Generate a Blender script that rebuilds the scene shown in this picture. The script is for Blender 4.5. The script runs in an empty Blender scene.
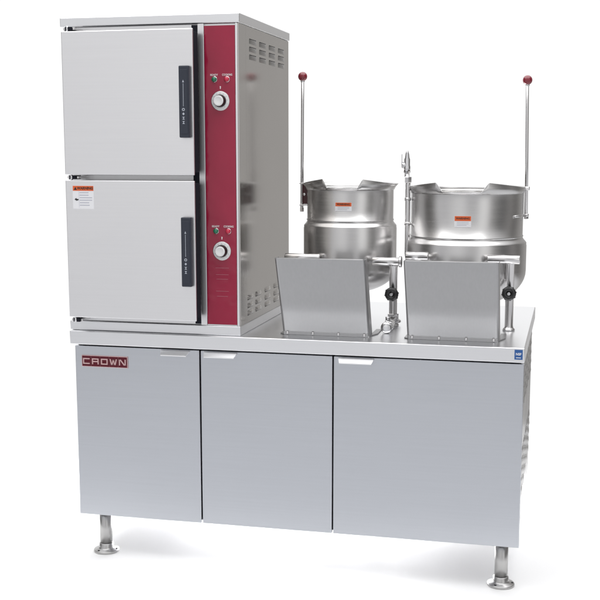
import bpy, bmesh, math, random
from mathutils import Vector, Matrix
random.seed(4)
PI = math.pi
scene = bpy.context.scene
COL = scene.collection

# ------------------------------------------------------------------ materials
def new_mat(name):
    m = bpy.data.materials.new(name); m.use_nodes = True
    nt = m.node_tree
    return m, nt, nt.nodes['Principled BSDF']

def steel(name, col, rough=0.25, brush='x', grain=0.05, wave=0.0, wscale=2.5, radial=False, aniso=0.0, spread=0.035, streak=0.015, wdir=(1, 1, 1)):
    """brushed stainless: stretched noise drives roughness, a fine bump and a slow sheet waviness"""
    m, nt, b = new_mat(name)
    N, L = nt.nodes, nt.links
    b.inputs['Metallic'].default_value = 1
    tc = N.new('ShaderNodeTexCoord')
    mp = N.new('ShaderNodeMapping')
    fine = 170.0
    mp.inputs['Scale'].default_value = {'x': (3, fine, fine), 'z': (fine, fine, 3), 'y': (fine, 3, fine), 'r': (9, 9, fine), 'n': (90, 90, 90)}[brush]
    L.new(tc.outputs['Object'], mp.inputs['Vector'])
    n1 = N.new('ShaderNodeTexNoise'); n1.inputs['Scale'].default_value = 1; n1.inputs['Detail'].default_value = 3
    L.new(mp.outputs['Vector'], n1.inputs['Vector'])
    # handling smears: soft large variation of the gloss
    n2 = N.new('ShaderNodeTexNoise'); n2.inputs['Scale'].default_value = 5.5; n2.inputs['Detail'].default_value = 5
    L.new(tc.outputs['Object'], n2.inputs['Vector'])
    mx = N.new('ShaderNodeMath'); mx.operation = 'MULTIPLY_ADD'
    L.new(n1.outputs['Fac'], mx.inputs[0]); mx.inputs[1].default_value = spread; mx.inputs[2].default_value = rough - spread * 0.5
    mx2 = N.new('ShaderNodeMath'); mx2.operation = 'MULTIPLY_ADD'
    L.new(n2.outputs['Fac'], mx2.inputs[0]); mx2.inputs[1].default_value = spread * 1.6
    sub = N.new('ShaderNodeMath'); sub.operation = 'SUBTRACT'
    L.new(mx.outputs[0], sub.inputs[0]); sub.inputs[1].default_value = spread * 0.8
    L.new(sub.outputs[0], mx2.inputs[2])
    L.new(mx2.outputs[0], b.inputs['Roughness'])
    # the metal's own faint tint variation
    cr = N.new('ShaderNodeMix'); cr.data_type = 'RGBA'
    cr.inputs['A'].default_value = (*[c * (1 - 1.3 * streak) for c in col], 1); cr.inputs['B'].default_value = (*[min(1, c * (1 + streak)) for c in col], 1)
    L.new(n1.outputs['Fac'], cr.inputs['Factor']); L.new(cr.outputs['Result'], b.inputs['Base Color'])
    last = None
    if wave > 0:
        n3 = N.new('ShaderNodeTexNoise'); n3.inputs['Scale'].default_value = wscale; n3.inputs['Detail'].default_value = 1.0
        wm = N.new('ShaderNodeMapping'); wm.inputs['Scale'].default_value = wdir
        L.new(tc.outputs['Object'], wm.inputs['Vector']); L.new(wm.outputs['Vector'], n3.inputs['Vector'])
        bp0 = N.new('ShaderNodeBump'); bp0.inputs['Strength'].default_value = 1; bp0.inputs['Distance'].default_value = wave
        L.new(n3.outputs['Fac'], bp0.inputs['Height']); last = bp0
    bp = N.new('ShaderNodeBump'); bp.inputs['Strength'].default_value = grain; bp.inputs['Distance'].default_value = 0.0006
    L.new(n1.outputs['Fac'], bp.inputs['Height'])
    if last: L.new(last.outputs['Normal'], bp.inputs['Normal'])
    L.new(bp.outputs['Normal'], b.inputs['Normal'])
    if aniso:
        b.inputs['Anisotropic'].default_value = aniso
        tg = N.new('ShaderNodeTangent'); tg.direction_type = 'RADIAL'; tg.axis = 'Z'
        L.new(tg.outputs['Tangent'], b.inputs['Tangent'])
    return m

def plain(name, col, rough=0.4, metal=0.0, bump=0.0, bscale=200, coat=0.0, var=0.06, spec=0.5):
    m, nt, b = new_mat(name)
    N, L = nt.nodes, nt.links
    b.inputs['Metallic'].default_value = metal; b.inputs['Specular IOR Level'].default_value = spec
    tc = N.new('ShaderNodeTexCoord')
    n = N.new('ShaderNodeTexNoise'); n.inputs['Scale'].default_value = 14; n.inputs['Detail'].default_value = 4
    L.new(tc.outputs['Object'], n.inputs['Vector'])
    cr = N.new('ShaderNodeMix'); cr.data_type = 'RGBA'
    cr.inputs['A'].default_value = (*[c * (1 - var) for c in col], 1); cr.inputs['B'].default_value = (*[min(1, c * (1 + var)) for c in col], 1)
    L.new(n.outputs['Fac'], cr.inputs['Factor']); L.new(cr.outputs['Result'], b.inputs['Base Color'])
    ma = N.new('ShaderNodeMath'); ma.operation = 'MULTIPLY_ADD'; ma.inputs[1].default_value = 0.12; ma.inputs[2].default_value = max(0.02, rough - 0.06)
    L.new(n.outputs['Fac'], ma.inputs[0]); L.new(ma.outputs[0], b.inputs['Roughness'])
    if coat: b.inputs['Coat Weight'].default_value = coat; b.inputs['Coat Roughness'].default_value = 0.06
    if bump:
        n2 = N.new('ShaderNodeTexNoise'); n2.inputs['Scale'].default_value = bscale
        L.new(tc.outputs['Object'], n2.inputs['Vector'])
        bp = N.new('ShaderNodeBump'); bp.inputs['Strength'].default_value = 1.0; bp.inputs['Distance'].default_value = bump
        L.new(n2.outputs['Fac'], bp.inputs['Height']); L.new(bp.outputs['Normal'], b.inputs['Normal'])
    return m

M = {}
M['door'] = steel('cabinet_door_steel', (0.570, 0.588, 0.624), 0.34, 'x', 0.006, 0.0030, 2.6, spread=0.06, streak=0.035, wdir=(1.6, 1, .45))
M['steam_door'] = steel('steamer_door_steel', (0.825, 0.822, 0.832), 0.33, 'x', 0.006, 0.0030, 2.2, spread=0.06, streak=0.025)
M['top'] = steel('worktop_steel', (0.82, 0.825, 0.84), 0.30, 'x', 0.008, 0.0006, 4)
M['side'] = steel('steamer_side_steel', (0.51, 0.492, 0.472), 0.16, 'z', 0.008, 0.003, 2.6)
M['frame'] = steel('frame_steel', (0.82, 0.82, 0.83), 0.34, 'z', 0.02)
M['carcase'] = steel('carcase_steel', (0.50, 0.50, 0.52), 0.35, 'x', 0.05)
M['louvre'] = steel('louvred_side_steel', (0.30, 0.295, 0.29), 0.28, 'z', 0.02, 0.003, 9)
M['shield'] = steel('guard_steel', (0.41, 0.41, 0.415), 0.36, 'z', 0.010, 0.0020, 5, spread=0.08, streak=0.05, wdir=(1, 1, .4))
M['kettle'] = steel('kettle_steel', (0.62, 0.612, 0.608), 0.25, 'r', 0.03, 0.0008, 7, aniso=0.55, streak=0.03, spread=0.06)
M['kettle_in'] = steel('kettle_polished_steel', (0.72, 0.71, 0.70), 0.15, 'r', 0.03)
M['tube'] = steel('tube_steel', (0.68, 0.67, 0.67), 0.18, 'n', 0.02)
M['pull'] = steel('pull_steel', (0.86, 0.86, 0.87), 0.45, 'x', 0.01)
M['leg'] = steel('leg_steel', (0.50, 0.495, 0.49), 0.32, 'n', 0.02)
M['chrome'] = steel('polished_chrome', (0.74, 0.74, 0.75), 0.08, 'n', 0.01, spread=0.03)
M['dark'] = plain('shadow_gap_rubber', (0.018, 0.018, 0.022), 0.9, spec=0.08)  # black standing in for shade in door gaps and louvre slots; also bolts
M['gasket'] = plain('door_gasket_black', (0.020, 0.021, 0.028), 0.9, bump=0.0004, bscale=90, spec=0.08)
M['handle'] = plain('handle_black_plastic', (0.020, 0.025, 0.040), 0.42, bump=0.00015, bscale=500)
M['knob'] = plain('knob_black_bakelite', (0.012, 0.012, 0.013), 0.18, coat=0.3)
M['ball'] = plain('lever_ball_red', (0.20, 0.008, 0.022), 0.14, coat=0.6)
M['maroon'] = plain('panel_maroon', (0.30, 0.012, 0.044), 0.12, bump=0.0032, bscale=12, var=0.14, spec=0.45)
M['maroon_dark'] = plain('bracket_dark_red', (0.060, 0.010, 0.014), 0.35)
M['badge'] = plain('badge_maroon', (0.10, 0.004, 0.014), 0.35, spec=0.3)
M['badge_rim'] = plain('badge_silver_pink', (0.66, 0.44, 0.44), 0.28, metal=0.6)
M['white'] = plain('label_white', (0.80, 0.80, 0.82), 0.45, var=0.02)
M['orange'] = plain('label_orange', (0.72, 0.12, 0.025), 0.45, var=0.04)
M['ink'] = plain('label_ink', (0.02, 0.018, 0.018), 0.5)
M['greyink'] = plain('label_grey_ink', (0.42, 0.43, 0.50), 0.5)
M['blue'] = plain('sticker_blue', (0.02, 0.10, 0.32), 0.4)
M['print'] = plain('panel_print_white', (0.78, 0.74, 0.75), 0.45, var=0.02)
M['faint'] = plain('panel_print_faded', (0.42, 0.13, 0.17), 0.4)
M['hprint'] = plain('handle_print_grey', (0.45, 0.48, 0.54), 0.45)
M['green'] = plain('lens_green', (0.01, 0.16, 0.085), 0.12, coat=0.5)
M['red'] = plain('lens_red', (0.55, 0.02, 0.06), 0.12, coat=0.5)
M['dial'] = plain('dial_ring_white', (0.74, 0.74, 0.74), 0.35, var=0.02)
M['ground'] = plain('studio_floor_grey', (0.62, 0.625, 0.64), 0.7, var=0.08)
M['floor'] = plain('floor_white_paint', (0.95, 0.95, 0.95), 0.6, var=0.0)

# ------------------------------------------------------------------ mesh helpers
class MB:
    def __init__(s): s.bm = bmesh.new(); s.mats = []; s.idx = 0
    def mat(s, m):
        if m not in s.mats: s.mats.append(m)
        s.idx = s.mats.index(m); return s
    def _mark(s, faces, smooth=False):
        for f in faces: f.material_index = s.idx; f.smooth = smooth
    def box(s, x0, x1, y0, y1, z0, z1, bev=0.0, seg=2):
        t = bmesh.new()
        vs = [t.verts.new((x, y, z)) for x in (x0, x1) for y in (y0, y1) for z in (z0, z1)]
        for q in ((0,1,3,2),(4,6,7,5),(0,4,5,1),(2,3,7,6),(0,2,6,4),(1,5,7,3)): t.faces.new([vs[i] for i in q])
        bmesh.ops.recalc_face_normals(t, faces=t.faces)
        if bev:
            orig = set()
            r = bmesh.ops.bevel(t, geom=list(t.edges), offset=bev, segments=seg, affect='EDGES', profile=0.5)
            for f in r['faces']: f.smooth = True
        s.merge(t, keep=True); return s
    def merge(s, t, keep=False, smooth=None):
        t.verts.index_update(); mp = [s.bm.verts.new(v.co) for v in t.verts]
        for f in t.faces:
            try: nf = s.bm.faces.new([mp[v.index] for v in f.verts])
            except ValueError: continue
            nf.material_index = s.idx; nf.smooth = f.smooth if smooth is None else smooth
        t.free(); return s
    def poly_prism(s, pts, d, bev=0.0):
        """closed polygon pts (3-D, planar) thickened along vector d"""
        t = bmesh.new(); d = Vector(d)
        a = [t.verts.new(p) for p in pts]; b = [t.verts.new(Vector(p) + d) for p in pts]
        n = len(pts)
        t.faces.new(a); t.faces.new(b[::-1])
        for i in range(n): t.faces.new((a[i], a[(i+1) % n], b[(i+1) % n], b[i]))
        bmesh.ops.recalc_face_normals(t, faces=t.faces)
        if bev:
            r = bmesh.ops.bevel(t, geom=list(t.edges), offset=bev, segments=2, affect='EDGES', profile=0.5)
            for f in r['faces']: f.smooth = True
        s.merge(t); return s
    def lathe(s, prof, org=(0,0,0), axis=(0,0,1), seg=48, smooth=True, close=False):
        """prof = [(r, h)...]; an r of 0 closes on the axis"""
        ax = Vector(axis).normalized(); u = ax.orthogonal().normalized(); v = ax.cross(u); o = Vector(org)
        rings = []
        for r, h in prof:
            if r < 1e-6: rings.append([s.bm.verts.new(o + ax * h)])
            else: rings.append([s.bm.verts.new(o + ax * h + (u * math.cos(2*PI*k/seg) + v * math.sin(2*PI*k/seg)) * r) for k in range(seg)])
        fs = []
        pairs = list(zip(rings, rings[1:])) + ([(rings[-1], rings[0])] if close else [])
        for a, b in pairs:
            for k in range(seg):
                k2 = (k + 1) % seg
                if len(a) == 1 and len(b) == 1: continue
                if len(a) == 1: q = (a[0], b[k2], b[k])
                elif len(b) == 1: q = (a[k], a[k2], b[0])
                else: q = (a[k], a[k2], b[k2], b[k])
                fs.append(s.bm.faces.new(q))
        s._mark(fs, smooth); return s
    def rod(s, a, b, r, seg=24, bev=0.0012):
        a, b = Vector(a), Vector(b); L = (b - a).length
        e = min(bev, r * .4, L * .3)
        return s.lathe([(0, 0), (r - e, 0), (r, e), (r, L - e), (r - e, L), (0, L)], a, b - a, seg)
    def hexnut(s, a, b, r): return s.lathe([(0, 0), (r * .93, 0), (r, .0015), (r, (Vector(b)-Vector(a)).length - .0015), (r * .93, (Vector(b)-Vector(a)).length), (0, (Vector(b)-Vector(a)).length)], a, Vector(b) - Vector(a), 6, smooth=False)
    def ball(s, c, r, seg=32): 
        n = 16
        return s.lathe([(0 if i in (0, n) else r * math.sin(PI*i/n), -r * math.cos(PI*i/n)) for i in range(n+1)], c, (0,0,1), seg)
    def pipe(s, pts, r, seg=20):
        """tube swept along a polyline with rounded bends (points supplied dense)"""
        P = [Vector(p) for p in pts]; rings = []; up = Vector((0.3, 0.5, 0.81))
        for i, p in enumerate(P):
            d = (P[min(i+1, len(P)-1)] - P[max(i-1, 0)]).normalized()
            u = (up - d * up.dot(d)).normalized(); up = u; v = d.cross(u)
            rings.append([s.bm.verts.new(p + (u * math.cos(2*PI*k/seg) + v * math.sin(2*PI*k/seg)) * r) for k in range(seg)])
        fs = []
        for a, b in zip(rings, rings[1:]):
            for k in range(seg): fs.append(s.bm.faces.new((a[k], a[(k+1)%seg], b[(k+1)%seg], b[k])))
        s._mark(fs, True); e = [s.bm.faces.new(rings[0][::-1]), s.bm.faces.new(rings[-1])]; s._mark(e); return s
    def text(s, body, size, x, z, y, rot=0.0, depth=0.0004, align='CENTER', sx=1.0, bold=0.0):
        """lettering standing on the plane Y = y, facing -Y, centred on (x, z)"""
        cu = bpy.data.curves.new('lettering', 'FONT'); cu.body = body; cu.size = size; cu.align_x = align; cu.align_y = 'CENTER'
        cu.extrude = depth; cu.offset = bold; cu.resolution_u = 3
        ob = bpy.data.objects.new('lettering', cu); COL.objects.link(ob)
        dg = bpy.context.evaluated_depsgraph_get(); me = bpy.data.meshes.new_from_object(ob.evaluated_get(dg))
        t = bmesh.new(); t.from_mesh(me)
        mt = Matrix.Translation((x, y, z)) @ Matrix.Rotation(rot, 4, 'Y') @ Matrix.Rotation(PI/2, 4, 'X') @ Matrix.Diagonal((sx, 1, 1, 1))
        bmesh.ops.transform(t, matrix=mt, verts=t.verts)
        s.merge(t, smooth=False)
        bpy.data.objects.remove(ob); bpy.data.curves.remove(cu); bpy.data.meshes.remove(me); return s
    def curved(s, cx, cy, R, a0, a1, z0, z1, th, seg=10):
        """thin curved patch on a vertical cylinder; angle 0 faces -Y, positive to +X"""
        t = bmesh.new(); g = []
        for i in range(seg + 1):
            a = a0 + (a1 - a0) * i / seg
            g.append([t.verts.new((cx + r * math.sin(a), cy - r * math.cos(a), z)) for r, z in ((R, z0), (R + th, z0), (R + th, z1), (R, z1))])
        for a, b in zip(g, g[1:]):
            for k in range(4): t.faces.new((a[k], b[k], b[(k+1)%4], a[(k+1)%4]))
        t.faces.new(g[0]); t.faces.new(g[-1][::-1])
        bmesh.ops.recalc_face_normals(t, faces=t.faces)
        s.merge(t, smooth=False); return s

def wloc(o):
    v = Vector((0, 0, 0))
    while o: v += o.location; o = o.parent
    return v

def thing(name, loc, label, cat, group=None):
    o = bpy.data.objects.new(name, None); COL.objects.link(o); o.location = loc
    o.empty_display_size = 0.1
    o['label'] = label; o['category'] = cat
    if group: o['group'] = group
    return o

def part(name, mb, parent, mat=None, label=None, recalc=True):
    me = bpy.data.meshes.new(name)
    if recalc: bmesh.ops.recalc_face_normals(mb.bm, faces=mb.bm.faces)
    off = wloc(parent)
    for v in mb.bm.verts: v.co -= off
    mb.bm.to_mesh(me); mb.bm.free()
    for m in (mb.mats or [mat]): me.materials.append(M[m])
    o = bpy.data.objects.new(name, me); COL.objects.link(o)
    if parent: o.parent = parent
    if label: o['label'] = label
    return o

# ------------------------------------------------------------------ dimensions (metres, floor z = 0)
W, D, HC, TC = 1.524, 0.966, 0.798, 0.047
HB = 0.148
CABY = 0.0126

# ------------------------------------------------------------------ setting
fl = MB().mat('floor')
t = bmesh.new()
vs = [t.verts.new(p) for p in ((-4, -0.47, 0), (1.97, -0.47, 0), (1.97, 2.3, 0), (-4, 2.3, 0))]; t.faces.new(vs)
fl.merge(t)
floor = part('floor', fl, None); floor['kind'] = 'structure'
fl = MB().mat('ground')  # grey floor added out of view to darken reflections in the doors
t = bmesh.new()
t.faces.new([t.verts.new(p) for p in ((-9, -9, -.004), (9, -9, -.004), (9, 2.3, -.004), (-9, 2.3, -.004))])
fl.merge(t)
added_ground = part('ground', fl, None); added_ground['kind'] = 'structure'

# ------------------------------------------------------------------ cabinet base
cab = thing('base_cabinet', (W/2, D/2, 0), 'wide stainless steel base cabinet with three blank doors standing on flanged legs', 'cabinet')
b = MB().mat('top').box(0, W, 0, D, HC - TC, HC, 0.0035, 3)
worktop = part('worktop', b, cab)
b = MB().mat('carcase').box(0.020, W - 0.014, CABY + 0.024, D - 0.015, HB + 0.004, HC - TC - 0.001, 0.002)
part('carcase', b, cab)
b = MB().mat('dark').box(0.018, W - 0.012, CABY + 0.0185, CABY + 0.0235, HB + 0.006, HC - TC - 0.002)  # black sheet put behind the doors as the shade in their gaps
part('door_surround', b, cab)
# right side panel with rows of pressed louvres
def louvre(par, x, y0, y1, z, h=0.012, out=0.010, mslot='dark', mh='louvre', flip=False):
    b = MB(); sg = -1 if flip else 1
    n = 7
    b.mat(mh)
    t = bmesh.new(); rows = []
    for i in range(n + 1):
        u = i / n; k = math.sin(PI * u) ** 0.45 if 0 < u < 1 else 0
        y = y0 + (y1 - y0) * u
        rows.append([t.verts.new((x + 0.0003, y, z + sg * h * .55)), t.verts.new((x + out * .65 * k + .0003, y, z + sg * h * .25)), t.verts.new((x + out * k + .0003, y, z - sg * h * .45)), t.verts.new((x + out * k * .8 + .0003, y, z - sg * h * .5))])
    for a, c in zip(rows, rows[1:]):
        for k in range(3): t.faces.new((a[k], c[k], c[k+1], a[k+1]))
    b.merge(t, smooth=True)
    e0, e1 = sorted((z - sg * h * .70, z - sg * h * .1))
    b.mat(mslot).box(x - .001, x + .0007, y0 + .003, y1 - .003, e0, e1)  # slot is a black patch standing in for shade inside the louvre
    return part('louvre', b, par, recalc=False)
b = MB().mat('louvre').box(W - 0.0138, W - 0.010, CABY + 0.024, D - 0.012, HB + 0.002, HC - TC - 0.002, 0.001)
side = part('side_panel', b, cab, label='louvred right side panel')
for z in (0.715, 0.680, 0.645, 0.610, 0.575, 0.40, 0.365, 0.33, 0.295, 0.26):
    for i in range(6):
        y0 = 0.10 + i * 0.138
        louvre(side, W - 0.010, y0, y0 + 0.10, z, 0.015, 0.0040)
# doors: bent pans
ZD1 = HC - TC - 0.006
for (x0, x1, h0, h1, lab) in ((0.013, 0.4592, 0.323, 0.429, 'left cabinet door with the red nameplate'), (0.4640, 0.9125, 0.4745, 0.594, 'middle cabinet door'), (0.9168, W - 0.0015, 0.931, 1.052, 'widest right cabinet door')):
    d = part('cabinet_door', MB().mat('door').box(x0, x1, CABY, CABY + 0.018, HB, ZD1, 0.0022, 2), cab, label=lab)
    # finger pull: a bent lip folded out of the top edge
    p = MB().mat('pull')
    zt = ZD1 - 0.002
    t = bmesh.new()
    prof = [(CABY - 0.0004, zt), (CABY - 0.006, zt - .0006), (CABY - 0.0235, zt - 0.0135), (CABY - 0.0245, zt - 0.0165), (CABY - 0.0235, zt - 0.0172), (CABY - 0.0222, zt - 0.0150), (CABY - 0.006, zt - 0.0040), (CABY - 0.0004, zt - 0.0032)]
    ga = [t.verts.new((h0 + (0.002 if i not in (2,3,4,5) else 0.008), y, z)) for i, (y, z) in enumerate(prof)]
    gb = [t.verts.new((h1 - (0.002 if i not in (2,3,4,5) else 0.008), y, z)) for i, (y, z) in enumerate(prof)]
    n = len(prof)
    for i in range(n): t.faces.new((ga[i], ga[(i+1)%n], gb[(i+1)%n], gb[i]))
    t.faces.new(ga); t.faces.new(gb[::-1])
    p.merge(t)
    part('finger_pull', p, d)
# legs with bolted flange feet
for (x, y) in ((0.0865, 0.066), (1.466, 0.066), (0.0865, 0.88), (1.380, 0.88)):
    b = MB().mat('leg')
    b.lathe([(0, 0.012), (0.0215, 0.012), (0.0215, HB + 0.006), (0, HB + 0.006)], (x, y, 0), seg=32)
    leg = part('leg', b, cab)
    f = MB().mat('leg')
    f.lathe([(0, 0.0005), (0.043, 0.0005), (0.0445, 0.002), (0.0445, 0.0065), (0.043, 0.0085), (0.029, 0.0115), (0.0255, 0.018), (0.0245, 0.030), (0.0217, 0.0315)], (x, y, 0), seg=40)
    f.mat('dark')
    for k in range(3):
        a = PI/2 + 0.6 + k * 2 * PI / 3
        f.lathe([(0, 0.0), (0.0045, 0.0), (0.0045, 0.0105), (0, 0.0106)], (x + .036*math.cos(a), y + .036*math.sin(a), 0), seg=12)
    part('foot_flange', f, leg)
# nameplate
bx0, bx1, bz0, bz1 = 0.0375, 0.2055, 0.6735, 0.7135
b = MB().mat('badge_rim').box(bx0, bx1, CABY - 0.0035, CABY - 0.0002, bz0, bz1, 0.0012)
cw = (bx1 - bx0 - 0.004) / 5
b.mat('badge')
for i in range(5):
    b.box(bx0 + .002 + i*cw + .0004, bx0 + .002 + (i+1)*cw - .0004, CABY - 0.0048, CABY - 0.0030, bz0 + .0022, bz1 - .0022, .0006)
b.mat('badge_rim')
ya, yb = CABY - 0.0062, CABY - 0.0046
def bar(x0, x1, z0, z1): b.box(x0, x1, ya, yb, z0, z1)
def dia(p, q, th):
    p = Vector((p[0], ya, p[1])); q = Vector((q[0], ya, q[1])); n = Vector((th/2, 0, 0))
    b.poly_prism([p - n, p + n, q + n, q - n], (0, yb - ya, 0))
Lz0, Lz1, s_ = bz0 + .0098, bz1 - .0098, .0040
zc = (Lz0 + Lz1) / 2
for i, ch in enumerate('CROWN'):
    u0 = bx0 + .002 + i*cw + .0042; u1 = bx0 + .002 + (i+1)*cw - .0042
    if ch in 'CO':
        bar(u0, u1, Lz1 - s_, Lz1); bar(u0, u1, Lz0, Lz0 + s_); bar(u0, u0 + s_, Lz0 + s_, Lz1 - s_)
        if ch == 'O': bar(u1 - s_, u1, Lz0 + s_, Lz1 - s_)
    if ch == 'R':
        bar(u0, u1, Lz1 - s_, Lz1); bar(u0, u0 + s_, Lz0, Lz1 - s_); bar(u1 - s_, u1, zc + s_*.35, Lz1 - s_)
        bar(u0 + s_, u1, zc - s_*.65, zc + s_*.35); bar(u1 - s_, u1, Lz0, zc - s_*.65)
    if ch == 'W':
        m = (u0 + u1)/2
        dia((u0 + .001, Lz1), (u0 + .006, Lz0), .0042); dia((m, Lz1), (u0 + .0075, Lz0), .0036)
        dia((m, Lz1), (u1 - .0075, Lz0), .0036); dia((u1 - .001, Lz1), (u1 - .006, Lz0), .0042)
    if ch == 'N':
        bar(u0, u0 + s_, Lz0, Lz1); bar(u1 - s_, u1, Lz0, Lz1); dia((u0 + s_, Lz1), (u1 - s_, Lz0), .0055)
part('nameplate', b, cab, label='dark red nameplate reading CROWN')
# blue certification sticker on the worktop's front edge
b = MB().mat('blue').box(1.4925, 1.5175, -0.0008, 0.0002, 0.7615, 0.7925)
b.mat('white').text('NSF', 0.0105, 1.505, 0.7785, -0.0012, sx=.95, bold=.0003)
b.box(1.4975, 1.5125, -0.0014, -0.0006, 0.7665, 0.7685)
part('sticker', b, worktop, label='small blue sticker with white marks')

# ------------------------------------------------------------------ steamer
SX0, SX1, SY0, SY1 = -0.003, 0.6025, 0.019, 0.677
ST = 1.8358
stm = thing('pressureless_steamer', (0.30, 0.35, HC), 'tall stainless steel two-door steamer with dark red control strip standing on the worktop', 'steamer')
b = MB().mat('top').box(SX0 - .002, SX1 - .001, SY0, SY1 - .004, HC + .0006, HC + .0318, .002)
part('base_plinth', b, stm)
b = MB().mat('frame').box(0.006, SX1 - .004, SY0 + .010, SY1, HC + .0322, ST - .0305, .0015)
body = part('body', b, stm)
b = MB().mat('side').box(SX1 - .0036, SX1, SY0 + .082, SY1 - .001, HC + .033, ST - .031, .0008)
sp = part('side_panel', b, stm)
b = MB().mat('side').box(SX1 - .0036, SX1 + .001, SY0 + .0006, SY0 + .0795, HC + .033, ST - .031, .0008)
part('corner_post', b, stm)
for z in (1.760, 1.7345, 1.709):
    for y in (0.185, 0.309, 0.435, 0.563): louvre(sp, SX1, y - .042, y + .042, z - .002, .013, .0035, mh='louvre', flip=True)
for z in (0.916, 0.889, 0.864):
    for y in (0.135, 0.236, 0.359, 0.482): louvre(sp, SX1, y - .036, y + .036, z, .013, .0055, mh='side')
b = MB().mat('top').box(SX0 - .006, SX1 + .0035, SY0 - .002, SY1 + .004, ST - .0300, ST, .003, 3)
b.mat('frame').box(SX1 + .0030, SX1 + .0045, SY0 + .06, SY1 - .02, ST - .0285, ST - .0275)
part('top_cover', b, stm)
# vertical front posts around the control strip, red strip between
part('door_jamb', MB().mat('gasket').box(0.4450, 0.4648, SY0 + .002, SY0 + .0095, HC + .036, ST - .034), stm)  # black strip painted in beside the post for shade in the door gap
part('front_post', MB().mat('frame').box(0.4655, 0.4868, SY0, SY0 + .011, HC + .0325, ST - .031, .0015), stm)
part('front_post', MB().mat('frame').box(0.5905, SX1 - .0038, SY0, SY0 + .011, HC + .0325, ST - .031, .0015), stm)
PX0, PX1, PZ0, PZ1 = 0.4876, 0.5898, HC + .0365, ST - .0375
YP = SY0 + .0015
b = MB().mat('maroon').box(PX0, PX1, YP, YP + .008, PZ0, PZ1, .0008)
b.mat('frame').box(PX0, PX1, YP + .0005, YP + .009, HC + .0330, PZ0 - .0004)
panel = part('control_panel', b, stm)
for zl, zk, zt in ((1.6300, 1.5618, 1.6438), (1.1435, 1.0785, 1.1585)):
    for xx, mm, lab in ((0.5205, 'green', 'green indicator light'), (0.5625, 'red', 'red indicator light')):
        i = MB().mat('chrome').lathe([(0, 0), (.0098, 0), (.0098, .0016), (.0084, .0024), (0, .0024)], (xx, YP, zl), (0, -1, 0), 24)
        i.mat(mm).lathe([(.0086, .0022), (.0084, .005), (.0062, .0085), (.003, .0102), (0, .0106)], (xx, YP, zl), (0, -1, 0), 24)
        part('indicator_light', i, panel, label=lab)
    k = MB().mat('chrome').lathe([(0, 0), (.031, 0), (.031, .0014), (.0305, .002), (.0292, .002)], (0.540, YP, zk), (0, -1, 0), 48)
    k.mat('dial').lathe([(.0294, .0012), (.0294, .0030), (.0286, .0036), (0, .0036)], (0.540, YP, zk), (0, -1, 0), 48)
    k.mat('knob').lathe([(.0205, .0036), (.0205, .007), (.0185, .009), (.0180, .021), (.0172, .0225), (0, .0225)], (0.540, YP, zk), (0, -1, 0), 40)
    k.mat('dial').lathe([(.0168, .0220), (.0166, .0243), (.0155, .0252), (.0115, .0256), (.0105, .0249), (0, .0249)], (0.540, YP, zk), (0, -1, 0), 40)
    k.mat('greyink')
    for j in range(11):
        a = math.radians(-140 + 28 * j); r0 = .0245
        cxx, czz = 0.540 + r0*math.sin(a), zk + r0*math.cos(a)
        k.box(cxx - .0007, cxx + .0007, YP - .0042, YP - .0034, czz - .0014, czz + .0014)
    part('knob', k, panel)
    part('panel_lettering', MB().mat('print').text('READY', .0090, 0.5195, zt, YP - .0005, sx=.92, bold=.0001), panel)
    part('panel_lettering', MB().mat('print').text('COOKING', .0090, 0.5635, zt, YP - .0005, sx=.80, bold=.0001), panel)
    l = MB().mat('print')
    l.poly_prism([(0.5385, YP - .0008, zk + .047), (0.5428, YP - .0008, zk + .0455), (0.5412, YP - .0008, zk + .0375), (0.5392, YP - .0008, zk + .0375)], (0, .0007, 0))
    part('pointer_mark', l, panel)
for zz, ww in ((1.022, .046), (1.0, .044), (0.985, .040), (0.945, .044), (0.928, .038)):
    part('printed_line', MB().mat('faint').box(0.540 - ww/2, 0.540 + ww/2, YP - .0004, YP + .0002, zz, zz + .0012), panel)
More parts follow.
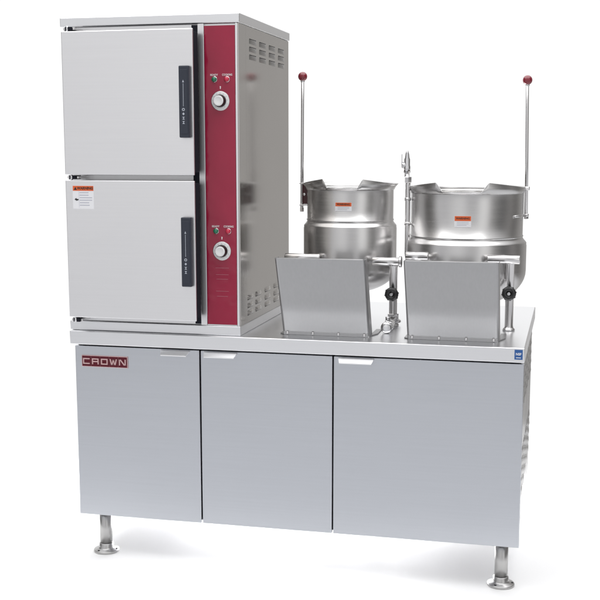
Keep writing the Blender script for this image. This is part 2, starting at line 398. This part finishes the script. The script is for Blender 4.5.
# doors
DY0, DY1 = -0.050, -0.012
def steam_door(z0, z1, warn, lab):
    b = MB().mat('steam_door').box(0.0245, 0.4725, DY0, DY0 + .0075, z0, z1, .0030, 3)
    b.mat('gasket').box(0.034, 0.4722, DY0 + .0078, DY1 + .014, z0 + .008, z1 - .008, .002)
    d = part('steamer_door', b, stm, label=lab)
    hx0, hx1 = 0.4300, 0.4640
    hz1 = z1 - 0.116; hz0 = hz1 - 0.2245
    h = MB().mat('handle').box(hx0, hx1, DY0 - .019, DY0 - .0002, hz0, hz1, .0035, 3)
    h.box(hx0 + .004, hx1 - .004, DY0 - .0205, DY0 - .0185, hz0 + .012, hz1 - .012, .0008)
    yt = DY0 - .0212
    xc = (hx0 + hx1)/2 - .001
    h.mat('hprint')
    h.box(xc - .0006, xc + .0006, yt, yt + .0008, hz0 + .098, hz1 - .055)
    h.poly_prism([(xc - .0028, yt, hz1 - .052), (xc + .0028, yt, hz1 - .052), (xc, yt, hz1 - .044)], (0, .0008, 0))
    zz = hz0 + .088
    h.lathe([(.0026, 0), (.0046, 0), (.0046, .0008), (.0026, .0008)], (xc, yt + .0008, zz), (0, -1, 0), 20, smooth=False, close=True)
    for q in range(3):
        zq = zz - .0135 - q * .0135
        if q == 0: h.poly_prism([(xc - .004, yt, zq), (xc, yt, zq + .0045), (xc + .004, yt, zq), (xc, yt, zq - .0045)], (0, .0008, 0))
        else:
            h.poly_prism([(xc - .0042, yt, zq + .0042), (xc + .0042, yt, zq + .0042), (xc, yt, zq)], (0, .0008, 0))
            h.poly_prism([(xc - .0042, yt, zq - .0042), (xc, yt, zq), (xc + .0042, yt, zq - .0042)][::-1], (0, .0008, 0))
    part('door_handle', h, d)
    if warn:
        x0, x1, w0, w1 = 0.0505, 0.1245, z1 - .0935, z1 - .0180
        l = MB().mat('white').box(x0, x1, DY0 - .0006, DY0 + .0002, w0, w1)
        l.mat('orange').box(x0 + .0006, x1 - .0006, DY0 - .0010, DY0 - .0004, w1 - .0165, w1 - .0004)
        yt = DY0 - .0013
        l.mat('ink').text('WARNING', .0118, (x0+x1)/2 + .007, w1 - .0084, yt, sx=.98, bold=.0003)
        l.poly_prism([(x0 + .004, yt, w1 - .0135), (x0 + .0155, yt, w1 - .0135), (x0 + .00975, yt, w1 - .0035)], (0, .0006, 0))
        zi = w0 + .031
        l.poly_prism([(x0 + .006, yt, zi), (x0 + .012, yt, zi + .0045), (x0 + .0135, yt, zi + .0015), (x0 + .020, yt, zi + .0010), (x0 + .020, yt, zi - .0025), (x0 + .0125, yt, zi - .0045)], (0, .0006, 0))
        l.mat('greyink')
        rnd = random.Random(2)
        for q in range(6):
            zq = w1 - .0225 - q * .0082
            l.box(x0 + .024, x1 - .005 - rnd.random() * .014, DY0 - .0009, DY0 - .0004, zq - .0011, zq + .0011)
        l.box(x0 + .0215, x0 + .0221, DY0 - .0009, DY0 - .0004, w0 + .004, w1 - .0185)
        part('warning_label', l, d, label='white warning label with orange header')
    return d
steam_door(1.3255, 1.7850, False, 'upper steamer door without a label')
steam_door(0.8525, 1.3080, True, 'lower steamer door with a warning label')
# hinge brackets at the left, one at each end of each door
for z in (1.7940, 1.3168, 0.8415):
    h = MB().mat('tube').box(0.026, 0.066, DY0 + .016, SY0 + .012, z - .0040, z + .0040, .001)
    h.mat('gasket').box(0.034, 0.058, DY0 + .010, DY0 + .052, z - .0062, z + .0062, .001)
    h.mat('chrome').rod((0.042, DY0 + .012, z - .0085), (0.042, DY0 + .012, z + .0085), .0042, 16)
    h.rod((0.030, DY0 + .020, z - .0075), (0.030, DY0 + .020, z + .0075), .0030, 12)
    part('hinge', h, stm)

# ------------------------------------------------------------------ kettles
def arc(c, r, a0, a1, n, plane='xz'):
    out = []
    for i in range(n + 1):
        a = a0 + (a1 - a0) * i / n
        out.append((c[0] + r * math.cos(a), c[1] + r * math.sin(a)))
    return out

def kettle(label, cx, cy, Ru, Rj, zrim, zs1, zs0, zd, zb, Rrim, lever_side, lab_a, lab_z, lab_w, lab_h, bracket, tubes, posts, ty, tz0, py):
    root = thing('tilting_kettle', (cx, cy, HC), label, 'kettle')
    zt = zrim - 0.016
    # outer wall: dome, jacket, shoulder, upper cylinder; then the inside
    prof = []
    n = 14
    for i in range(n + 1):
        a = -PI/2 + (PI/2) * i / n
        prof.append((Rj * max(0, math.cos(a)) ** 0.97 if i else 0.0, zd + (zd - zb) * math.sin(a)))
    prof += [(Rj, zd + .003), (Rj, zs0 - .006), (Rj - .001, zs0 - .002)]
    dr = Rj - Ru
    for i in range(1, 8):
        u = i / 8; prof.append((Rj - dr * (u * u * (3 - 2*u)), zs0 + (zs1 - zs0) * u))
    prof += [(Ru + .0004, zs1), (Ru + .0022, zs1 + .0015), (Ru + .0022, zs1 + .0045), (Ru, zs1 + .006), (Ru, zt - .004), (Ru + .0006, zt)]
    b = MB().mat('kettle').lathe(prof, (cx, cy, 0), seg=128)
    b.mat('kettle_in')
    prof2 = [(Ru + .0006, zt), (Ru - .003, zt), (Ru - .0035, zt - .006), (Ru - .0035, zd + .04)]
    for i in range(1, 11):
        a = (PI/2) * i / 10
        prof2.append(((Ru - .0035) * max(0, math.cos(a)) ** .85 if i < 10 else 0.0, zd + .04 - (zd - zb) * .8 * math.sin(a)))
    b.lathe(prof2, (cx, cy, 0), seg=128)
    bd = part('kettle_body', b, root)
    # rim: low all round, rising to two wings either side of the pouring notch at the front
    def height(a):
        d = abs(math.degrees(a))
        if d < 19: return zrim - .0125
        if d < 26:
            u = (d - 19) / 7; return zrim - .0125 + (.0125 + .0185) * u
        if d < 75:
            u = (d - 26) / 49; return zrim + .0185 * (1 - u) ** 1.1
        return zrim
    r = MB().mat('kettle')
    Z = bmesh.new(); rows = []
    angs = sorted(set([-180 + 3 * i for i in range(120)] + [-26, -19, 19, 26, -22.5, 22.5]))
    for ad in angs:
        a = math.radians(ad); z1 = height(a)
        lip = .011 * max(0, 1 - (abs(ad) / 21) ** 4) if abs(ad) < 21 else 0     # the notch folds out as a pouring lip
        fl = Rrim - Ru
        flare = fl * min(1, max(0.25, (abs(ad) - 19) / 60)) if abs(ad) > 19 else fl * .25
        zz0 = zt - .006
        pr = [(Ru + .0028, zz0), (Ru + .003 + flare * .35, zz0 + (z1 - zz0) * .5), (Ru + .003 + flare + lip, z1 - .0010), (Ru + .0022 + flare + lip, z1), (Ru + .0008 + flare + lip * .9, z1 - .0004), (Ru + .0008 + flare * .35, zz0 + (z1 - zz0) * .5), (Ru + .0008, zz0)]
        rows.append([Z.verts.new((cx + q * math.sin(a), cy - q * math.cos(a), z)) for q, z in pr])
    m = len(rows)
    for i in range(m):
        A, B2 = rows[i], rows[(i+1) % m]
        for k in range(7): Z.faces.new((A[k], B2[k], B2[(k+1)%7], A[(k+1)%7]))
    bmesh.ops.recalc_face_normals(Z, faces=Z.faces)
    r.merge(Z, smooth=False)
    for f in r.bm.faces: f.smooth = True
    part('pouring_rim', r, root)
    # warning label bent round the front
    hw = lab_w / 2 / Ru
    l = MB().mat('white').curved(cx, cy, Ru + .0002, lab_a - hw, lab_a + hw, lab_z - lab_h/2, lab_z + lab_h/2, .0006)
    l.mat('orange').curved(cx, cy, Ru + .0006, lab_a - hw * .97, lab_a + hw * .97, lab_z + lab_h*.06, lab_z + lab_h/2 - .0005, .0006)
    tb = MB().mat('ink'); tb.text('WARNING', min(lab_h * .32, .0094), 0, lab_z + lab_h * .28, 0, bold=.0002, sx=1.0)
    for v in tb.bm.verts:
        a = lab_a + v.co.x / Ru; rr = Ru + .0013 - v.co.y
        v.co = Vector((cx + rr * math.sin(a), cy - rr * math.cos(a), v.co.z))
    l.mat('ink').merge(tb.bm)
    l.mat('greyink')
    for q in range(3):
        zq = lab_z - lab_h * (.06 + .13 * q); l.curved(cx, cy, Ru + .0006, lab_a - hw * .7, lab_a + hw * (.7 - .25 * (q == 2)), zq - .0006, zq + .0006, .0004)
    part('warning_label', l, root)
    # tilting lever with red ball, carried in two lugs
    lx, ly, lz0, lz1, tilt = lever_side
    lv = MB().mat('tube')
    lv.rod((lx, ly, lz0), (lx + tilt, ly, lz1), .0056, 20)
    lv.hexnut((lx, ly, lz0 - .010), (lx, ly, lz0 + .004), .0080)
    lev = part('tilting_lever', lv, root)
    bl = MB().mat('ball').ball((lx + tilt, ly, lz1 + .012), .0165)
    bl.mat('tube').rod((lx + tilt, ly, lz1 - .008), (lx + tilt, ly, lz1 + .001), .0074, 16)
    part('ball_grip', bl, lev)
    bracket(root)
    # trunnion tubes and their posts
    for (x0, x1, ex, dz) in tubes:
        tz = tz0 + dz
        t = MB().mat('tube').rod((x0, ty, tz), (x1, ty, tz), .0145, 28, .002)
        if ex is not None:
            t.lathe([(0, -.004), (.0185, -.004), (.0195, -.003), (.0195, .003), (.0185, .004), (0, .004)], (ex, ty, tz), (1, 0, 0), 28)
        part('trunnion_tube', t, root)
    tz = tz0
    for (x, knob, big) in posts:
        t = MB().mat('tube').lathe([(0, HC + .001), (.0205, HC + .001), (.0215, HC + .0025), (.0205, HC + .006), (.0165, HC + .0095), (.0150, HC + .014), (.0143, HC + .018), (.0143, tz - .022), (.0165, tz - .019), (.0170, tz - .012), (.0170, tz - .001), (0, tz)], (x, py, 0), seg=32)
        if py - ty > .02: t.rod((x, py, tz - .002), (x, ty, tz - .002), .0135, 24)
        pst = part('support_post', t, root)
        if knob:
            k = MB().mat('tube').rod((x, py, knob), (x, py - .0355, knob), .0075, 16)
            k.mat('knob')
            rows = [(0, 0), (.0175, 0), (.0225, .0035), (.0240, .010), (.0228, .0165), (.0175, .0205), (.0100, .0195), (.0095, .0185)]
            k.lathe(rows, (x, py - .025, knob), (0, -1, 0), 36)
            for j in range(8):
                a = j * PI / 4 + .2; k.ball((x + .0218*math.cos(a), py - .035, knob + .0218*math.sin(a)), .0040, 12)
            k.mat('chrome').hexnut((x, py - .0425, knob), (x, py - .0475, knob), .0062)
            part('valve_knob', k, pst)
        if big:
            v = MB().mat('chrome')
            v.lathe([(0, 0), (.027, 0), (.0285, .002), (.0285, .006), (.026, .009), (.0205, .0115), (.0195, .016), (0, .016)], (x, py, HC + .0115), seg=36)
            v.hexnut((x, py, HC + .026), (x, py, HC + .043), .0215)
            v.rod((x + .002, py, HC + .0195), (x + .006, .190, HC + .0195), .0150, 28, .003)
            v.hexnut((x + .005, .232, HC + .0195), (x + .0055, .208, HC + .0195), .0205)
            v.rod((x + .0055, .219, HC + .034), (x + .0055, .219, HC + .052), .0085, 16)
            v.lathe([(0, 0), (.0180, 0), (.0192, .002), (.0192, .010), (.0165, .015), (.010, .0165), (0, .017)], (x + .006, .192, HC + .0200), (0.02, -1, 0), 28)
            part('drain_fitting', v, pst)
    return root

def bracket1(root):
    b = MB().mat('maroon_dark').box(0.7015, 0.7270, 0.484, 0.516, 1.212, 1.282, .003)
    b.mat('tube').rod((0.709, .4835, 1.247), (0.709, .480, 1.247), .005, 16)
    b.box(0.689, 0.730, 0.489, 0.511, 1.2835, 1.2885, .0012)
    b.box(0.689, 0.730, 0.489, 0.511, 1.2055, 1.2105, .0012)
    part('lever_bracket', b, root, label='dark red lever bracket')
def bracket2(root):
    b = MB().mat('tube').box(1.468, 1.5045, 0.488, 0.512, 1.2705, 1.2760, .0012)
    b.box(1.4875, 1.4915, 0.490, 0.510, 1.1760, 1.2706, .001)
    b.rod((1.462, .40, 1.181), (1.4955, .494, 1.181), .0042, 16)
    b.lathe([(.0058, -.005), (.0085, -.005), (.0085, .005), (.0058, .005)], (1.4965, .5, 1.181), (0, 0, 1), 20, close=True)
    b.lathe([(.0058, -.006), (.0095, -.006), (.0095, .006), (.0058, .006)], (1.4965, .5, 1.2735), (0, 0, 1), 20, close=True)
    part('lever_bracket', b, root)
K1 = kettle('smaller stainless tilting kettle standing nearer the tall steamer, red-ball lever on its left', 0.8745, 0.50, 0.1550, 0.1675, 1.2875, 1.1560, 1.1350, 0.985, 0.895, 0.1690,
    (0.6955, 0.50, 1.194, 1.653, .003), math.radians(2.0), 1.2105, .058, .030, bracket1,
    [(0.674, 0.80, None, .007), (0.985, 1.0835, 1.083, 0)], [(0.712, None, False), (1.0545, 0.9125, True)], .335, 1.0250, .365)
K2 = kettle('larger stainless tilting kettle with relief pipe, standing at the right end of the worktop', 1.2905, 0.50, 0.1955, 0.2100, 1.2790, 1.1060, 1.0820, 0.988, 0.858, 0.2010,
    (1.4965, 0.50, 1.178, 1.629, -.009), math.radians(1.6), 1.1675, .056, .038, bracket2,
    [(1.108, 1.185, None, .005), (1.382, 1.489, None, 0)], [(1.150, None, False), (1.4545, 0.9290, False)], .285, 1.0455, .345)
# relief valve pipe beside the larger kettle
b = MB().mat('tube')
px, py = 1.0905, .44
pts = [(px, py, 1.305 - i * .02) for i in range(14)] + [(px + .002, py, 1.03), (px + .008, py, 1.02), (px + .018, py, 1.016), (px + .05, py, 1.016)]
b.pipe(pts, .0088)
b.hexnut((px, py, 1.292), (px, py, 1.313), .0130)
for z in (1.235, 1.150): b.lathe([(.0086, -.006), (.0110, -.005), (.0110, .005), (.0086, .006)], (px, py, z), seg=20); b.rod((px, py, z), (px + .045, py + .02, z), .004, 12)
pipe_o = part('relief_pipe', b, K2)
b = MB().mat('chrome')
zz = 1.313
b.lathe([(0, 0), (.0085, 0), (.0085, .012), (.0115, .015), (.0118, .034), (.0105, .040), (.0105, .060), (.0082, .066), (.0068, .078), (.0032, .090), (0, .0935)], (px - .004, py, zz), seg=24)
b.rod((px - .004, py, zz + .040), (px - .021, py, zz + .040), .0098, 20)
b.hexnut((px - .017, py, zz + .030), (px - .0175, py, zz + .051), .0075)
b.box(px - .0235, px - .0215, py - .004, py + .004, zz + .030, zz + .078, .0006)
part('relief_valve', b, pipe_o)

# ------------------------------------------------------------------ splash guards: forward-leaning bent sheets
def guard(x0, x1, label):
    root = thing('splash_guard', ((x0 + x1)/2, .15, HC), label, 'splash guard', 'splash guards in front of the kettles')
    zb, ztp = HC + .004, 1.0625
    yb_, yt_ = 0.092, -0.018
    def line(z): u = (z - zb) / (ztp - zb); return yb_ + (yt_ - yb_) * u
    t = bmesh.new(); rc = .012; th = .0022
    sec = [(x0, .052)]
    sec += [(x0 + rc - rc * math.cos(a), rc - rc * math.sin(a)) for a in [PI/2 * i / 6 for i in range(7)]]
    sec += [(x1 - rc + rc * math.sin(a), rc - rc * math.cos(a)) for a in [PI/2 * i / 6 for i in range(7)]]
    sec += [(x1, .052)]
    rows = []
    NZ = 2
    for j in range(NZ + 1):
        z = zb + (ztp - zb) * j / NZ
        rows.append([t.verts.new((x, line(z) + d, z)) for x, d in sec])
    for a, c in zip(rows, rows[1:]):
        for k in range(len(sec) - 1): t.faces.new((a[k], a[k+1], c[k+1], c[k]))
    bmesh.ops.recalc_face_normals(t, faces=t.faces)
    bmesh.ops.solidify(t, geom=list(t.faces), thickness=th)
    b = MB().mat('shield'); b.merge(t, smooth=True)
    # the top edge folds back into a narrow hem
    b.poly_prism([(x0 + .004, yt_ + .001, ztp - .0005), (x1 - .004, yt_ + .001, ztp - .0005), (x1 - .006, yt_ + .016, ztp + .0012), (x0 + .006, yt_ + .016, ztp + .0012)], (0, 0, -.0018))
    me = part('guard_sheet', b, root)
    m2 = me.data
    try: m2.set_sharp_from_angle(angle=math.radians(32))
    except Exception: pass
    f = MB().mat('shield')
    f.box(x0 + .004, x1 - .004, yb_ - .004, yb_ + .0035, HC + .0005, HC + .012, .001)
    # splayed foot flanges at both ends
    f.poly_prism([(x1 - .004, yb_ + .01, HC + .0006), (x1 + .016, yb_ + .07, HC + .0006), (x1 + .014, yb_ + .16, HC + .0006), (x1 - .004, yb_ + .16, HC + .0006)], (0, 0, .003))
    f.poly_prism([(x0 + .004, yb_ - .004, HC + .0006), (x0 - .010, yb_ + .010, HC + .0006), (x0 - .010, yb_ + .15, HC + .0006), (x0 + .004, yb_ + .15, HC + .0006)], (0, 0, .003))
    part('base_flange', f, root)
    for k in range(4):
        xb = x0 + .012 + (x1 - x0 - .024) * (k + .06) / 3.12
        s = MB().mat('tube').lathe([(0, 0), (.0048, 0), (.0048, .002), (.0034, .0036), (0, .004)], (xb, yb_ - .0035, HC + .0075), (0, -1, 0), 14)
        part('screw', s, root)
    return root
guard(0.7265, 1.0200, 'bent steel splash guard beside the steamer, in front of the smaller kettle')
guard(1.1430, 1.4390, 'bent steel splash guard at the worktop right end, before the larger kettle')

# ------------------------------------------------------------------ camera (fitted)
C = Vector((1.65292, -3.54011, 1.40810)); yaw, pit, rol = 0.23761, 0.14955, 0.00068
fw = Vector((-math.sin(yaw), math.cos(yaw), 0)); rt = Vector((math.cos(yaw), math.sin(yaw), 0)); up = Vector((0, 0, 1))
fw2 = fw * math.cos(pit) - up * math.sin(pit); up2 = up * math.cos(pit) + fw * math.sin(pit)
Rr = rt * math.cos(rol) - up2 * math.sin(rol); Uu = rt * math.sin(rol) + up2 * math.cos(rol)
cam = bpy.data.cameras.new('camera'); co = bpy.data.objects.new('camera', cam); COL.objects.link(co)
mw = Matrix.Identity(4)
for i in range(3): mw[i][0] = Rr[i]; mw[i][1] = Uu[i]; mw[i][2] = -fw2[i]; mw[i][3] = C[i]
co.matrix_world = mw
cam.sensor_width = 36; cam.lens = 1137.9255 / 600 * 36
cam.shift_x = (300 - 296.3413) / 600; cam.shift_y = (320.6888 - 300) / 600
cam.clip_start = 0.05; cam.clip_end = 200
scene.camera = co

# ------------------------------------------------------------------ light: white studio cove behind, dimmer room in front
w = bpy.data.worlds.new('World'); scene.world = w; w.use_nodes = True
nt = w.node_tree; N, L = nt.nodes, nt.links
bg = N['Background']
tc = N.new('ShaderNodeTexCoord'); sx = N.new('ShaderNodeSeparateXYZ'); L.new(tc.outputs['Generated'], sx.inputs[0])
neg = N.new('ShaderNodeMath'); neg.operation = 'MULTIPLY'; neg.inputs[1].default_value = -1; L.new(sx.outputs['Y'], neg.inputs[0])
at = N.new('ShaderNodeMath'); at.operation = 'ARCTAN2'; L.new(sx.outputs['X'], at.inputs[0]); L.new(neg.outputs[0], at.inputs[1])
mr = N.new('ShaderNodeMapRange'); mr.inputs['From Min'].default_value = -PI; mr.inputs['From Max'].default_value = PI; L.new(at.outputs[0], mr.inputs['Value'])
rp = N.new('ShaderNodeValToRGB'); L.new(mr.outputs[0], rp.inputs['Fac'])
# azimuth: 0/360 = behind the unit, 180 = behind the camera, 90 = left, 270 = right
stops = [(0, (1.06, 1.06, 1.06)), (55, (1.06, 1.06, 1.06)), (70, (.40, .40, .40)), (88, (.13, .13, .13)), (112, (.14, .14, .14)), (124, (.80, .80, .81)), (140, (.62, .62, .64)), (150, (.72, .72, .73)), (160, (.84, .84, .85)), (174, (.92, .92, .93)), (192, (.60, .60, .61)), (206, (.62, .62, .63)), (216, (1.15, 1.15, 1.15)), (228, (1.10, 1.10, 1.10)), (238, (.30, .295, .29)), (262, (.13, .13, .13)), (285, (.30, .29, .285)), (300, (.16, .155, .15)), (326, (.40, .39, .38)), (346, (.48, .47, .46)), (355.2, (.48, .47, .46)), (356.9, (1.06, 1.06, 1.06)), (360, (1.06, 1.06, 1.06))]
el = rp.color_ramp.elements
while len(el) > 1: el.remove(el[-1])
el[0].position = 0; el[0].color = (*stops[0][1], 1)
for a, c in stops[1:]:
    e = el.new(a / 360); e.color = (*c, 1)
rp.color_ramp.interpolation = 'EASE'
# ceiling
cm = N.new('ShaderNodeMapRange'); cm.inputs['From Min'].default_value = 0.45; cm.inputs['From Max'].default_value = 0.75; L.new(sx.outputs['Z'], cm.inputs['Value']); cm.interpolation_type = 'SMOOTHSTEP'
mix = N.new('ShaderNodeMix'); mix.data_type = 'RGBA'; L.new(cm.outputs[0], mix.inputs['Factor']); L.new(rp.outputs['Color'], mix.inputs['A']); mix.inputs['B'].default_value = (.95, .95, .96, 1)
L.new(mix.outputs['Result'], bg.inputs['Color']); bg.inputs['Strength'].default_value = 1.0

def lamp(kind, name, loc, target, energy, size=1.0, size_y=None, col=(1, 1, 1), angle=None):
    ld = bpy.data.lights.new(name, kind); ld.energy = energy; ld.color = col
    if kind == 'AREA':
        ld.shape = 'RECTANGLE'; ld.size = size; ld.size_y = size_y or size
    if angle: ld.angle = angle
    o = bpy.data.objects.new(name, ld); COL.objects.link(o); o.location = loc
    o.rotation_euler = (Vector(target) - Vector(loc)).to_track_quat('-Z', 'Y').to_euler()
    return o
lamp('AREA', 'back_softbox', (0.50, 1.36, 0.30), (0.72, 0.0, 0.0), 85, 1.1, 0.46)  # added low lamp, hidden behind the cabinet, lifts the shade beneath it
lamp('AREA', 'overhead_softbox', (0.8, 0.0, 4.2), (0.8, 0.2, 0.5), 150, 5.4, 4.4)

vs_ = scene.view_settings
vs_.view_transform = 'Standard'; vs_.look = 'None'; vs_.exposure = 0; vs_.gamma = 1; vs_.use_curve_mapping = False
scene.render.engine = 'CYCLES'
scene.cycles.max_bounces = 10; scene.cycles.glossy_bounces = 6
try: scene.cycles.use_denoising = True
except Exception: pass
